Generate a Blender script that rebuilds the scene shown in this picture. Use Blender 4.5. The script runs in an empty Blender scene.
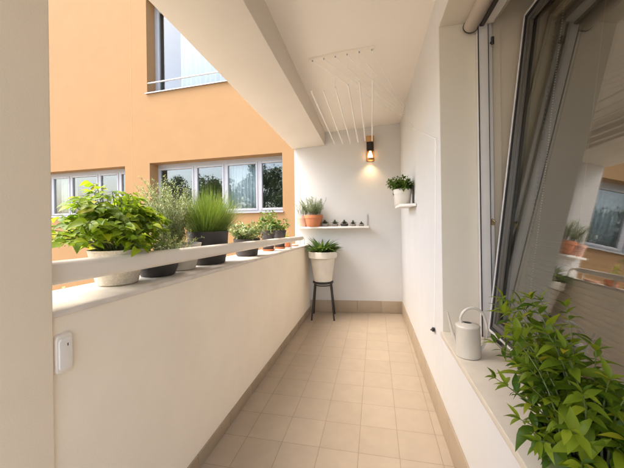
import bpy, math, random
from mathutils import Vector, Matrix
R = math.radians
scn = bpy.context.scene
COL = scn.collection
random.seed(7)

# ------------------------------------------------------------------ mesh helper
class MB:
    def __init__(s): s.v = []; s.f = []; s.m = []; s.mi = 0
    def face(s, pts):
        b = len(s.v); s.v += [tuple(p) for p in pts]; s.f.append(tuple(range(b, b+len(pts)))); s.m.append(s.mi)
    def add(s, vs, fs):
        b = len(s.v); s.v += [tuple(p) for p in vs]
        for f in fs: s.f.append(tuple(b+i for i in f)); s.m.append(s.mi)
    def box(s, x0, x1, y0, y1, z0, z1):
        vs = [(x0,y0,z0),(x1,y0,z0),(x1,y1,z0),(x0,y1,z0),(x0,y0,z1),(x1,y0,z1),(x1,y1,z1),(x0,y1,z1)]
        s.hexa(vs)
    def hexa(s, vs):
        s.add(vs, [(0,3,2,1),(4,5,6,7),(0,1,5,4),(1,2,6,5),(2,3,7,6),(3,0,4,7)])
    def prism(s, poly, z0, z1):
        n = len(poly); b = [(p[0],p[1],z0) for p in poly]; t = [(p[0],p[1],z1) for p in poly]
        s.add(b+t, [tuple(range(n-1,-1,-1)), tuple(range(n,2*n))] + [(i,(i+1)%n,n+(i+1)%n,n+i) for i in range(n)])
    def lathe(s, prof, c=(0,0,0), n=32, sx=1, sy=1, close=True):
        vs = []; fs = []
        for r, z in prof:
            for k in range(n):
                a = 2*math.pi*k/n; vs.append((c[0]+r*sx*math.cos(a), c[1]+r*sy*math.sin(a), c[2]+z))
        for i in range(len(prof)-1):
            for k in range(n):
                fs.append((i*n+k, i*n+(k+1)%n, (i+1)*n+(k+1)%n, (i+1)*n+k))
        if close:
            fs.append(tuple(range(n-1,-1,-1))); m = (len(prof)-1)*n; fs.append(tuple(m+k for k in range(n)))
        s.add(vs, fs)
    def tube(s, pts, r, n=8, cap=True):
        pts = [Vector(p) for p in pts]; rs = r if isinstance(r, (list, tuple)) else [r]*len(pts)
        vs = []; fs = []; ref = None
        for i, p in enumerate(pts):
            t = (pts[min(i+1, len(pts)-1)] - pts[max(i-1, 0)]).normalized()
            if ref is None:
                ref = t.orthogonal().normalized()
            ref = (ref - t*ref.dot(t)).normalized(); b = t.cross(ref)
            for k in range(n):
                a = 2*math.pi*k/n; vs.append(p + (ref*math.cos(a)+b*math.sin(a))*rs[i])
        for i in range(len(pts)-1):
            for k in range(n): fs.append((i*n+k, i*n+(k+1)%n, (i+1)*n+(k+1)%n, (i+1)*n+k))
        if cap:
            fs.append(tuple(range(n-1,-1,-1))); m = (len(pts)-1)*n; fs.append(tuple(m+k for k in range(n)))
        s.add(vs, fs)
    def ball(s, c, r, n=8, m=5):
        prof = [(r*math.sin(math.pi*(i+.02)/(m+.04)), -r*math.cos(math.pi*(i+.02)/(m+.04))) for i in range(m+1)]
        s.lathe(prof, c, n)
    def leaf(s, p, d, nrm, L, W, bend=.3, fold=.12, seg=4, kind='ovate'):
        d = d.normalized(); side = d.cross(nrm)
        if side.length < 1e-4: side = d.orthogonal()
        side.normalize(); nn = side.cross(d)
        vs = []; fs = []
        for i in range(seg+1):
            t = i/seg
            if kind == 'ovate': w = math.sin(math.pi*min(1, t**.75*.97+.03))**.9
            elif kind == 'lance': w = math.sin(math.pi*min(1, t**.9*.96+.04))**1.1
            else: w = (1-t)**.6
            w = max(w, .03)*W/2
            c = p + d*(L*t) - nn*(bend*L*t*t)
            vs += [c - side*w + nn*(fold*w*1.5), c, c + side*w + nn*(fold*w*1.5)]
        for i in range(seg):
            a = i*3; fs += [(a,a+1,a+4,a+3),(a+1,a+2,a+5,a+4)]
        s.add(vs, fs)
    def build(s, name, mat, parent=None, smooth=False, bevel=0, angle=35):
        me = bpy.data.meshes.new(name); me.from_pydata(s.v, [], s.f)
        for mm in (mat if isinstance(mat, (list, tuple)) else [mat]): me.materials.append(mm)
        if max(s.m, default=0): me.polygons.foreach_set('material_index', s.m)
        me.update()
        o = bpy.data.objects.new(name, me); COL.objects.link(o)
        if parent is not None: o.parent = parent
        if bevel:
            md = o.modifiers.new('bevel', 'BEVEL'); md.width = bevel; md.segments = 3; md.limit_method = 'ANGLE'; md.angle_limit = R(40)
            smooth = True
        if smooth:
            me.polygons.foreach_set('use_smooth', [True]*len(me.polygons))
            es = o.modifiers.new('edges', 'EDGE_SPLIT'); es.split_angle = R(angle)
        return o

def tag(o, label=None, cat=None, group=None, kind=None):
    if label: o['label'] = label
    if cat: o['category'] = cat
    if group: o['group'] = group
    if kind: o['kind'] = kind
    return o
def thing(name, label, cat, loc=(0,0,0), rz=0, group=None):
    o = bpy.data.objects.new(name, None); COL.objects.link(o); o.empty_display_size = .1
    o.location = loc; o.rotation_euler = (0,0,rz)
    return tag(o, label, cat, group)

# ------------------------------------------------------------------ materials
def newmat(name):
    m = bpy.data.materials.new(name); m.use_nodes = True
    nt = m.node_tree; nt.nodes.clear()
    out = nt.nodes.new('ShaderNodeOutputMaterial'); b = nt.nodes.new('ShaderNodeBsdfPrincipled')
    nt.links.new(b.outputs[0], out.inputs[0])
    return m, nt, b, out
def N(nt, t, **kw):
    n = nt.nodes.new(t)
    for k, v in kw.items(): setattr(n, k, v)
    return n
def noise(nt, scale, detail=4, rough=.55, coord='Object', stretch=None):
    tc = N(nt, 'ShaderNodeTexCoord'); nz = N(nt, 'ShaderNodeTexNoise')
    nz.inputs['Scale'].default_value = scale; nz.inputs['Detail'].default_value = detail; nz.inputs['Roughness'].default_value = rough
    if stretch:
        mp = N(nt, 'ShaderNodeMapping'); mp.inputs['Scale'].default_value = stretch
        nt.links.new(tc.outputs[coord], mp.inputs[0]); nt.links.new(mp.outputs[0], nz.inputs[0])
    else: nt.links.new(tc.outputs[coord], nz.inputs[0])
    return nz
def ramp(nt, src, stops):
    r = N(nt, 'ShaderNodeValToRGB'); e = r.color_ramp.elements
    while len(e) < len(stops): e.new(.5)
    for i, (p, c) in enumerate(stops): e[i].position = p; e[i].color = (*c, 1)
    nt.links.new(src, r.inputs[0]); return r
def bump(nt, b, src, strength, dist=.002):
    bp = N(nt, 'ShaderNodeBump'); bp.inputs['Strength'].default_value = strength; bp.inputs['Distance'].default_value = dist
    nt.links.new(src, bp.inputs['Height']); nt.links.new(bp.outputs[0], b.inputs['Normal']); return bp
def mat(name, col, rough=.6, metal=0, var=.08, vscale=6, bscale=0, bstr=.2, bdist=.002, spec=.5):
    m, nt, b, out = newmat(name)
    b.inputs['Roughness'].default_value = rough; b.inputs['Metallic'].default_value = metal
    b.inputs['Specular IOR Level'].default_value = spec
    nz = noise(nt, vscale)
    lo = tuple(max(0, c*(1-var)) for c in col); hi = tuple(min(1, c*(1+var)) for c in col)
    r = ramp(nt, nz.outputs[0], [(.3, lo), (.7, hi)]); nt.links.new(r.outputs[0], b.inputs['Base Color'])
    if bscale:
        n2 = noise(nt, bscale, 5, .6); bump(nt, b, n2.outputs[0], bstr, bdist)
    return m
def leafmat(name, a, c, trans=.35, rough=.45):
    m, nt, b, out = newmat(name)
    g = N(nt, 'ShaderNodeNewGeometry')
    r = ramp(nt, g.outputs['Random Per Island'], [(0, a), (.93, c), (1, (min(.5,c[0]*1.5), c[1]*1.02, c[2]))])
    nt.links.new(r.outputs[0], b.inputs['Base Color']); b.inputs['Roughness'].default_value = rough
    b.inputs['Specular IOR Level'].default_value = .35
    t = N(nt, 'ShaderNodeBsdfTranslucent'); mul = N(nt, 'ShaderNodeMixRGB', blend_type='MULTIPLY')
    mul.inputs[0].default_value = 1; mul.inputs[2].default_value = (1.0, 1.0, .55, 1)
    nt.links.new(r.outputs[0], mul.inputs[1]); nt.links.new(mul.outputs[0], t.inputs[0])
    mx = N(nt, 'ShaderNodeMixShader'); mx.inputs[0].default_value = trans
    nt.links.new(b.outputs[0], mx.inputs[1]); nt.links.new(t.outputs[0], mx.inputs[2]); nt.links.new(mx.outputs[0], out.inputs[0])
    return m
def glassmat(name, tint, f0, rough=.0):
    m, nt, b, out = newmat(name); nt.nodes.remove(b)
    tr = N(nt, 'ShaderNodeBsdfTransparent'); tr.inputs[0].default_value = (*tint, 1)
    gl = N(nt, 'ShaderNodeBsdfGlossy'); gl.inputs['Roughness'].default_value = rough
    g = N(nt, 'ShaderNodeNewGeometry'); dt = N(nt, 'ShaderNodeVectorMath', operation='DOT_PRODUCT')
    nt.links.new(g.outputs['Normal'], dt.inputs[0]); nt.links.new(g.outputs['Incoming'], dt.inputs[1])
    def mth(op, a, c):
        n = N(nt, 'ShaderNodeMath', operation=op)
        for k, q in enumerate((a, c)):
            if q is None: continue
            if isinstance(q, (int, float)): n.inputs[k].default_value = q
            else: nt.links.new(q, n.inputs[k])
        return n.outputs[0]
    c = mth('ABSOLUTE', dt.outputs['Value'], None)
    p = mth('POWER', mth('SUBTRACT', 1.0, c), 5.0)
    fr = mth('ADD', mth('MULTIPLY', p, 1-f0), f0)
    mx = N(nt, 'ShaderNodeMixShader')
    nt.links.new(fr, mx.inputs[0]); nt.links.new(tr.outputs[0], mx.inputs[1]); nt.links.new(gl.outputs[0], mx.inputs[2])
    nt.links.new(mx.outputs[0], out.inputs[0]); return m
def plaster(name, col, var=.03, rough=.85, b1=180, bs=.35, streak=0):
    m, nt, b, out = newmat(name)
    b.inputs['Roughness'].default_value = rough; b.inputs['Specular IOR Level'].default_value = .25
    nz = noise(nt, 1.7, 6, .65)
    r = ramp(nt, nz.outputs[0], [(.3, tuple(c*(1-var) for c in col)), (.7, tuple(min(1, c*(1+var)) for c in col))])
    src = r.outputs[0]
    if streak:                       # faint rain and dirt marks running down the wall
        n3 = noise(nt, 1, 5, .7, stretch=(5, 5, .35))
        r3 = ramp(nt, n3.outputs[0], [(.42, (1-streak,)*3), (.58, (1+streak*.3,)*3)])
        mx = N(nt, 'ShaderNodeMixRGB', blend_type='MULTIPLY'); mx.inputs[0].default_value = 1
        nt.links.new(src, mx.inputs[1]); nt.links.new(r3.outputs[0], mx.inputs[2]); src = mx.outputs[0]
    nt.links.new(src, b.inputs['Base Color'])
    n2 = noise(nt, b1, 4, .6); bump(nt, b, n2.outputs[0], bs, .0015)
    return m

M = {}
M['white'] = plaster('white_plaster', (.62,.602,.565), .03)
M['parapet'] = plaster('parapet_plaster', (.90,.82,.68), .045)
M['beam'] = plaster('beam_plaster', (.66,.605,.53), .03)
M['ceiling'] = plaster('ceiling_plaster', (.80,.745,.67), .02, b1=120, bs=.25)
M['pillar'] = plaster('pillar_plaster', (.86,.775,.63), .03)
M['orange'] = plaster('orange_render', (.270,.155,.066), .035, b1=60, bs=.45)
M['cap'] = mat('cap_stone', (.67,.615,.54), .55, 0, .13, 9, 220, .25, .001)
M['sill'] = mat('sill_stone', (.60,.54,.44), .4, 0, .05, 18, 260, .15, .0006)
M['rail'] = mat('rail_paint', (.76,.71,.63), .42, 0, .03, 5, 90, .12, .001)
M['skirt'] = mat('skirting_tile', (.36,.28,.19), .4, 0, .07, 5)
M['blackmetal'] = mat('black_metal', (.018,.017,.016), .4, .0, .2, 20)
M['gasket'] = mat('gasket_rubber', (.015,.014,.013), .55, 0, .1, 30)
M['frame'] = mat('window_frame_paint', (.62,.59,.55), .38, 0, .03, 8)
M['sash'] = mat('sash_aluminium', (.55,.52,.48), .35, .35, .04, 8)
M['sashdark'] = mat('sash_bronze', (.12,.11,.09), .35, .3, .08, 8)
M['bead'] = mat('glazing_bead', (.10,.09,.075), .4, .1, .1, 8)
M['inner'] = plaster('inner_reveal', (.60,.53,.41), .04)
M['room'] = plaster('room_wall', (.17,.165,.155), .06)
M['slat'] = mat('blind_slat', (.115,.112,.104), .45, .1, .1, 9)
M['chain'] = mat('bead_chain', (.75,.72,.66), .4, 0, .05, 40)
M['cassette'] = mat('cassette_paint', (.40,.34,.28), .42, .1, .05, 10)
M['trim'] = mat('dark_trim', (.035,.028,.022), .5, 0, .1, 10)
M['whitepaint'] = mat('white_paint', (.80,.765,.70), .45, 0, .02, 10)
M['plastic'] = mat('white_plastic', (.80,.745,.65), .35, 0, .02, 10)
M['cord'] = mat('white_cord', (.90,.89,.86), .6, 0, .03, 60)
M['cream'] = mat('cream_ceramic', (.72,.67,.58), .55, 0, .06, 12, 60, .3, .002)
M['palepot'] = mat('pale_clay', (.58,.54,.47), .7, 0, .1, 10, 80, .35, .002)
M['charcoal'] = mat('charcoal_pot', (.040,.034,.031), .6, 0, .2, 10, 90, .3, .002)
M['darkpot'] = mat('dark_plastic_pot', (.033,.026,.024), .5, 0, .2, 14)
M['terracotta'] = mat('terracotta', (.48,.17,.07), .75, 0, .14, 9, 90, .3, .002)
M['pinkclay'] = mat('pink_clay', (.62,.37,.27), .75, 0, .1, 9, 90, .3, .002)
M['greenpot'] = mat('green_pot', (.055,.11,.022), .4, 0, .08, 8)
M['soil'] = mat('soil', (.035,.022,.014), .95, 0, .5, 60, 120, 1, .01)
M['stem'] = mat('stem', (.13,.16,.05), .6, 0, .3, 12)
M['wood'] = mat('woody_stem', (.16,.11,.06), .8, 0, .3, 20)
M['bark'] = mat('bark', (.10,.07,.045), .9, 0, .35, 8, 18, 1, .03)
M['copper'] = mat('lamp_copper', (.50,.27,.10), .38, .55, .12, 20)
M['lampblack'] = mat('lamp_black', (.02,.018,.016), .35, .2, .1, 20)
M['can'] = mat('can_enamel', (.58,.535,.45), .42, .05, .05, 14, 160, .12, .0008)
M['stone'] = mat('grey_stone_pot', (.22,.20,.17), .85, 0, .25, 30, 100, .6, .004)
M['fwin'] = mat('facade_window_frame', (.31,.305,.305), .35, 0, .03, 6)
M['metal'] = mat('galvanised_metal', (.42,.42,.42), .35, .8, .08, 14)
M['curtain'] = mat('curtain_cloth', (.46,.47,.49), .9, 0, .04, 10)
M['beigecurtain'] = mat('beige_curtain_cloth', (.48,.44,.36), .9, 0, .06, 10)
M['fglass'] = glassmat('facade_glass', (.82,.88,.88), .095)
M['glass'] = glassmat('sash_glass', (.82,.81,.76), .20)
M['l_bright'] = leafmat('leaf_bright', (.10,.20,.010), (.33,.44,.028), .5)
M['l_grey'] = leafmat('leaf_grey_green', (.18,.23,.11), (.38,.42,.24), .35)
M['l_pale'] = leafmat('leaf_pale_green', (.20,.25,.09), (.34,.38,.17), .35)
M['l_grass'] = leafmat('leaf_grass', (.08,.16,.018), (.25,.33,.075), .4)
M['l_mid'] = leafmat('leaf_mid', (.04,.11,.014), (.16,.24,.04), .35)
M['l_var'] = leafmat('leaf_variegated', (.06,.13,.025), (.36,.38,.17), .3)
M['l_dark'] = leafmat('leaf_dark', (.035,.09,.018), (.15,.22,.06), .3)
M['l_lav'] = leafmat('leaf_lavender', (.10,.15,.07), (.24,.30,.15), .3)
M['l_fg'] = leafmat('leaf_window_plant', (.055,.125,.008), (.28,.36,.025), .5, .42)
M['l_succ'] = leafmat('leaf_succulent', (.05,.07,.035), (.13,.15,.08), .1)
M['l_tree'] = leafmat('leaf_tree', (.05,.10,.015), (.13,.19,.035), .3)
# floor tiles
m, nt, b, out = newmat('floor_tile'); M['floor'] = m
tc = N(nt, 'ShaderNodeTexCoord'); mp = N(nt, 'ShaderNodeMapping'); mp.inputs['Location'].default_value = (.105+2.145, -1.63+2.22, 0)
br = N(nt, 'ShaderNodeTexBrick', offset=0, squash=1); br.inputs['Scale'].default_value = 1
br.inputs['Color1'].default_value = (.395,.32,.235,1); br.inputs['Color2'].default_value = (.42,.341,.253,1); br.inputs['Mortar'].default_value = (.29,.228,.16,1)
br.inputs['Mortar Size'].default_value = .0022; br.inputs['Mortar Smooth'].default_value = .35; br.inputs['Brick Width'].default_value = .2145; br.inputs['Row Height'].default_value = .222
nt.links.new(tc.outputs['Object'], mp.inputs[0]); nt.links.new(mp.outputs[0], br.inputs[0])
nz = noise(nt, 9, 6, .65); r = ramp(nt, nz.outputs[0], [(.3, (.94,.94,.935)), (.7, (1.04,1.035,1.03))])
mul = N(nt, 'ShaderNodeMixRGB', blend_type='MULTIPLY'); mul.inputs[0].default_value = 1
nt.links.new(br.outputs[0], mul.inputs[1]); nt.links.new(r.outputs[0], mul.inputs[2]); nt.links.new(mul.outputs[0], b.inputs['Base Color'])
inv = N(nt, 'ShaderNodeMath', operation='SUBTRACT'); inv.inputs[0].default_value = 1; nt.links.new(br.outputs['Fac'], inv.inputs[1])
bump(nt, b, inv.outputs[0], .5, .0012); b.inputs['Roughness'].default_value = .42; b.inputs['Specular IOR Level'].default_value = .35
# ground
m, nt, b, out = newmat('courtyard_ground'); M['ground'] = m
nz = noise(nt, .8, 8, .7); r = ramp(nt, nz.outputs[0], [(.3, (.30,.26,.21)), (.7, (.40,.36,.30))]); nt.links.new(r.outputs[0], b.inputs['Base Color']); b.inputs['Roughness'].default_value = .95

# ------------------------------------------------------------------ the setting
YF0, YFS = 4.145, .085            # end wall: y = YF0 + YFS*x
def yf(x): return YF0 + YFS*x
XL = -.90
def capz(y): return 1.004 - .0215*(y-.67)
def soff(x, y): return 2.328 + .056*x - .055*(y-4.1)
def ceilz(x, y):
    u = (x+.66)/1.03; v = (4.1-y)/2.6
    fl, fr, nl, nr = 2.475, 2.56, 2.66, 2.60
    return (fl*(1-u)+fr*u)*(1-v) + (nl*(1-u)+nr*u)*v
YB = -1.3                         # rear end of the balcony, unseen, left open so sky light enters

mb = MB(); mb.box(-.93, .62, YB-.1, 4.30, -.12, 0); tag(mb.build('floor', M['floor']), kind='structure')
mb = MB(); mb.add([(-400,-400,-1),(400,-400,-1),(400,400,-1),(-400,400,-1)], [(0,1,2,3)]); tag(mb.build('ground', M['ground']), kind='structure')
# ceiling slab as a thick, gently falling sheet
mb = MB()
xs = [-.66, -.3, .05, .45, 2.7]; ys = [YB-.1, -.6, .5, 2, 3.3, 4.45]
vs = [(x, y, ceilz(min(x,.6), max(y,-.5))) for y in ys for x in xs] + [(x, y, 2.95) for y in ys for x in xs]
nx = len(xs); n0 = nx*len(ys); fs = []
for j in range(len(ys)-1):
    for i in range(nx-1):
        a = j*nx+i; fs += [(a,a+1,a+nx+1,a+nx)[::-1], (n0+a,n0+a+1,n0+a+nx+1,n0+a+nx)]
for i in range(nx-1): fs += [(i,i+1,n0+i+1,n0+i), tuple(reversed((n0-nx+i,n0-nx+i+1,2*n0-nx+i+1,2*n0-nx+i)))]
for j in range(len(ys)-1): fs += [(j*nx,(j+1)*nx,n0+(j+1)*nx,n0+j*nx), (j*nx+nx-1,(j+1)*nx+nx-1,n0+(j+1)*nx+nx-1,n0+j*nx+nx-1)]
mb.add(vs, fs); o = mb.build('ceiling', M['ceiling'], smooth=True); tag(o, kind='structure')

# beam over the parapet
mb = MB()
x0, x1 = -1.118, -.659
mb.hexa([(x0,YB,soff(x0,YB*.3)),(x1,YB,soff(x1,YB*.3)),(x1,4.07,soff(x1,4.1)),(x0,4.04,soff(x0,4.1)),(x0,YB,3.0),(x1,YB,3.0),(x1,4.07,3.0),(x0,4.04,3.0)])
o = mb.build('ceiling_beam', M['beam'], bevel=.004); tag(o, 'broad plastered beam running under the ceiling above the parapet', 'beam')

# parapet with its cap, skirting and rail
par = thing('parapet', 'low off-white parapet wall carrying the row of potted plants', 'wall', (XL-.15, .67, 0))
def rel(o, root): o.matrix_parent_inverse = Matrix.Identity(4); o.location = -Vector(root.location); return o
mb = MB(); ya, yb = .30, 4.045
mb.hexa([(-1.19,YB,-1),(XL,YB,-1),(XL,yb,-1),(-1.19,yb,-1),(-1.19,YB,capz(YB)-.02),(XL,YB,capz(YB)-.02),(XL,yb,capz(yb)-.02),(-1.19,yb,capz(yb)-.02)])
rel(mb.build('wall_face', M['parapet'], par), par)
mb = MB(); a, c = -1.215, XL+.007
mb.hexa([(a,YB,capz(YB)-.019),(c,YB,capz(YB)-.019),(c,yb,capz(yb)-.019),(a,yb,capz(yb)-.019),(a,YB,capz(YB)),(c,YB,capz(YB)),(c,yb,capz(yb)),(a,yb,capz(yb))])
rel(mb.build('cap', M['cap'], par, bevel=.004), par)
mb = MB(); y = YB
while y < 4.05:
    mb.box(XL, XL+.009, y+.001, min(y+.3325, 4.058), .001, .076); y += .333
rel(mb.build('skirting', M['skirt'], par, bevel=.0015), par)
# rail: a flattened rounded bar
def railz(y): return 1.107 - .0225*(y-.69)
mb = MB(); n = 20; st = [(.60, .0365), (1.5,.034), (2.5,.031), (3.4,.028), (3.80,.027)]; vs = []; fs = []
for y, hh in st:
    for k in range(n):
        t = 2*math.pi*k/n; cx, sz = math.cos(t), math.sin(t)
        vs.append((-.944+.026*math.copysign(abs(cx)**.6, cx), y, railz(y)+hh*math.copysign(abs(sz)**.6, sz)))
for i in range(len(st)-1):
    for k in range(n): fs.append((i*n+k,i*n+(k+1)%n,(i+1)*n+(k+1)%n,(i+1)*n+k))
fs += [tuple(range(n)), tuple(range((len(st)-1)*n, len(st)*n))]
mb.add(vs, fs)
rail = thing('handrail', 'off-white rounded handrail fixed just above the parapet cap', 'handrail', (-.944, 2.2, 1.0))
rel(mb.build('bar', M['rail'], rail, smooth=True, angle=50), rail)
for y in (3.30, 3.72):
    mb = MB(); mb.tube([(-.944,y,capz(y)),(-.944,y,railz(y)-.02)], .008, 10); mb.lathe([(.022,0),(.022,.004),(.01,.006)], (-.944,y,capz(y)), 16)
    rel(mb.build('bracket', M['whitepaint'], rail, smooth=True), rail)
mb = MB(); mb.tube([(-.944,3.79,railz(3.8)),(-.944,3.87,railz(3.8)),(-.948,3.93,railz(3.8)-.02),(-.95,3.95,railz(3.8)-.06),(-.95,3.95,capz(3.95))], .012, 10)
rel(mb.build('end_bend', M['whitepaint'], rail, smooth=True), rail)

# pillar at the near left
mb = MB(); mb.box(-1.23, XL+.011, -.35, .676, -1, 2.72)
tag(mb.build('pillar', M['pillar'], bevel=.006), 'thick beige plastered pillar at the near end of the parapet', 'pillar')

# end wall with skirting
ew = thing('end_wall', 'white end wall behind the stool, with the long plant shelf', 'wall', (-.3, yf(-.3), 0))
mb = MB(); xa, xb = -1.095, .36
mb.hexa([(xa,yf(xa),-1),(xb,yf(xb),-1),(xb,yf(xb)+.22,-1),(xa,yf(xa)+.22,-1),(xa,yf(xa),2.9),(xb,yf(xb),2.9),(xb,yf(xb)+.22,2.9),(xa,yf(xa)+.22,2.9)])
rel(mb.build('wall_face', M['white'], ew), ew)
mb = MB(); x = XL+.009
while x < .335:
    e = min(x+.318, .332)
    mb.hexa([(x+.001,yf(x)-.009,.001),(e,yf(e)-.009,.001),(e,yf(e)+.004,.001),(x+.001,yf(x)+.004,.001),(x+.001,yf(x)-.009,.165),(e,yf(e)-.009,.165),(e,yf(e)+.004,.165),(x+.001,yf(x)+.004,.165)]); x += .319
rel(mb.build('skirting', M['skirt'], ew, bevel=.0015), ew)
# window wall (local frame: +y along the wall away from the viewer, +x into the room)
WX, WY, WR = .38, 1.8, R(.95)
ww = thing('window_wall', 'white wall on the right with the deep recess of the open window', 'wall', (WX, WY, 0), WR)
NY0, NY1 = -2.1, .087            # recess ends along the wall; unseen near end cut short to admit sky light
SZ, NZ = .592, 2.386             # sill top, recess top
mb = MB()
mb.box(0, .205, NY1, 2.40, 0, 2.9)                 # far pier (balcony side)
mb.box(0, .205, NY0-.3, NY0, 0, 2.9)
mb.box(0, .205, NY0, NY1, 0, SZ-.03)               # below the sill
mb.box(0, .205, NY0, NY1, NZ, 2.9)                 # lintel
mb.build('wall_face', M['white'], ww, bevel=.004)
mb = MB()
mb.box(.205, .33, NY1+.0, 2.40, 0, 2.9); mb.box(.205,.33,NY0-.3,NY0,0,2.9); mb.box(.205,.33,NY0,NY1,0,SZ-.05); mb.box(.205,.33,NY0,NY1,NZ+.012,2.9)
mb.build('inner_reveal', M['inner'], ww)
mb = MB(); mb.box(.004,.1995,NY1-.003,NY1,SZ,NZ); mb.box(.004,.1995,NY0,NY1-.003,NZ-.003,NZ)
mb.build('recess_tone_panel', plaster('recess_painted_light', (.64,.585,.48), .03), ww)  # thin added panel, the recess's warmer light painted into its colour
mb = MB(); mb.box(-.012, .245, NY0, NY1-.001, SZ-.028, SZ); mb.build('sill', M['sill'], ww, bevel=.003)
mb = MB(); y = NY0-.3
while y < 2.33:
    mb.box(-.009, 0, y+.001, min(y+.3325, 2.335), .001, .172); y += .333
mb.build('skirting', M['skirt'], ww, bevel=.0015)
# window frame in the recess
fr = MB()
fr.box(.200, .248, NY1-.055, NY1-.001, SZ, NZ-.003); fr.box(.252, .276, NY1-.035, NY1-.001, SZ, NZ-.003)
fr.box(.200, .276, NY0, NY1-.055, NZ-.05, NZ-.003); fr.box(.200,.276,NY0,NY0+.05,SZ,NZ-.05)
fr.box(.290, .320, NY0, NY1-.056, SZ-.02, SZ+.035)
fo = fr.build('window_frame', M['frame'], ww, bevel=.003)
g = MB(); g.box(.2475, .2525, NY1-.050, NY1-.004, SZ+.001, NZ-.052); g.box(.196,.200,NY1-.058,NY1-.050,SZ+.001,NZ-.05)
g.build('gasket', M['gasket'], fo)
g = MB()
g.tube([(.268,NY1-.038,2.235),(.268,NY1-.062,2.235)], .006, 10); g.tube([(.268,NY1-.062,2.215),(.268,NY1-.062,2.255)], .008, 10)
g.build('stay_pin', M['blackmetal'], fo, smooth=True)
g = MB(); g.box(.254,.274,NY1-.042,NY1-.034,1.215,1.245); g.tube([(.258,NY1-.045,1.25),(.27,NY1-.062,1.235)], .004, 8)
g.build('latch_plate', mat('latch_brass',(.28,.2,.1),.4,.6), fo, smooth=True)
# tilted sash, hinged along its bottom
SYAW = R(0)
hx, hz, tilt = .234, SZ+.04, R(6.6)
sash = bpy.data.objects.new('window_sash', None); COL.objects.link(sash); sash.parent = ww
SH, SY1, SY0 = 1.735, .030, -1.75
sash_rot = (0, tilt, SYAW)
mb = MB(); w = .056
def ring(mb, x0, x1, y0, y1, z0, z1, w):
    mb.box(x0,x1,y1-w,y1,z0,z1); mb.box(x0,x1,y0,y0+w,z0,z1); mb.box(x0,x1,y0+w,y1-w,z1-w,z1); mb.box(x0,x1,y0+w,y1-w,z0,z0+w)
ring(mb, 0, .052, SY0+.012, SY1-.012, .012, SH-.012, w-.012)
bpy.data.objects.remove(sash)
sash = mb.build('window_sash', M['sashdark'], ww, bevel=.004); sash.location = (hx, 0, hz); sash.rotation_euler = sash_rot
mb = MB(); ring(mb, -.009, .050, SY0, SY1, 0, SH, .0118); mb.build('edge_strip', M['frame'], sash, bevel=.002)
mb = MB(); ring(mb, -.005, -.0005, SY0+.013, SY1-.013, .013, SH-.013, .014)
mb.build('gasket', M['gasket'], sash)
mb = MB(); ring(mb, .006, .016, SY0+w, SY1-w, w, SH-w, .014); ring(mb, -.002, 0, SY0+w-.02, SY1-w+.02, w-.02, SH-w+.02, .02); mb.build('glazing_bead', M['bead'], sash, bevel=.002)
mb = MB(); mb.box(.018, .026, SY0+w-.006, SY1-w+.006, w-.006, SH-w+.006); mb.build('glass_pane', M['glass'], sash)
# venetian blind on the room side of the sash
def tilted(x, y, z):             # sash frame -> world
    p = Vector((x,y,z)); p.rotate(Matrix.Rotation(tilt,3,'Y')); p.rotate(Matrix.Rotation(SYAW,3,'Z')); p += Vector((hx,0,hz))
    p.rotate(Matrix.Rotation(WR,3,'Z')); return p + Vector((WX,WY,0))
bl = thing('venetian_blind', 'dark slatted venetian blind behind the glass of the tilted window', 'blind', tilted(.1,-.85,1.66), 0)
bl.rotation_euler = (Matrix.Rotation(WR+SYAW,3,'Z') @ Matrix.Rotation(tilt,3,'Y')).to_euler()
mb = MB()
for i in range(70):
    z = -.05 - i*.0228
    pts = []
    a = R(62); dx, dz = .0125*math.cos(a), .0125*math.sin(a)
    y0, y1 = -.83, .77
    sag = random.uniform(-.0012,.0012)
    vs = []
    for t in (-1, 0, 1):
        bowx = .0016*(1-t*t)
        for yy in (y0, y1): vs.append((-dx*t - bowx, yy, z+dz*t+sag*(1 if yy>0 else -1)))
    mb.add(vs, [(0,1,3,2),(2,3,5,4)])
mb.build('slats', M['slat'], bl, smooth=True)
mb = MB(); mb.box(-.018,.018,-.83,.77,-.03,0); mb.build('headrail', M['cassette'], bl, bevel=.003)
mb = MB()
for yy in (-.5, -.02, .40): mb.tube([(-.0135,yy,-.03),(-.0135,yy,-1.62)], .0009, 6)
mb.build('ladder_cord', M['cassette'], bl)
mb = MB()
for i in range(112): mb.ball((-.026, .66+.004*math.sin(i*.07), -.02-i*.0125), .0032, 6, 4)
mb.build('bead_chain', M['chain'], bl, smooth=True)
# room behind the window
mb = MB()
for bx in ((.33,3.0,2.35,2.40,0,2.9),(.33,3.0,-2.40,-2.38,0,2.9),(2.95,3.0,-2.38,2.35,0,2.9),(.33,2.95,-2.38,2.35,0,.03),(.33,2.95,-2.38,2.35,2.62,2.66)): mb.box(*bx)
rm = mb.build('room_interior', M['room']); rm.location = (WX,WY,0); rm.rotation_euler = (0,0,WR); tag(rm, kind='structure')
mb = MB(); mb.box(.33, 1.4, .10, .16, .04, 2.6); mb.build('inner_jamb', M['inner'], ww)
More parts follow.
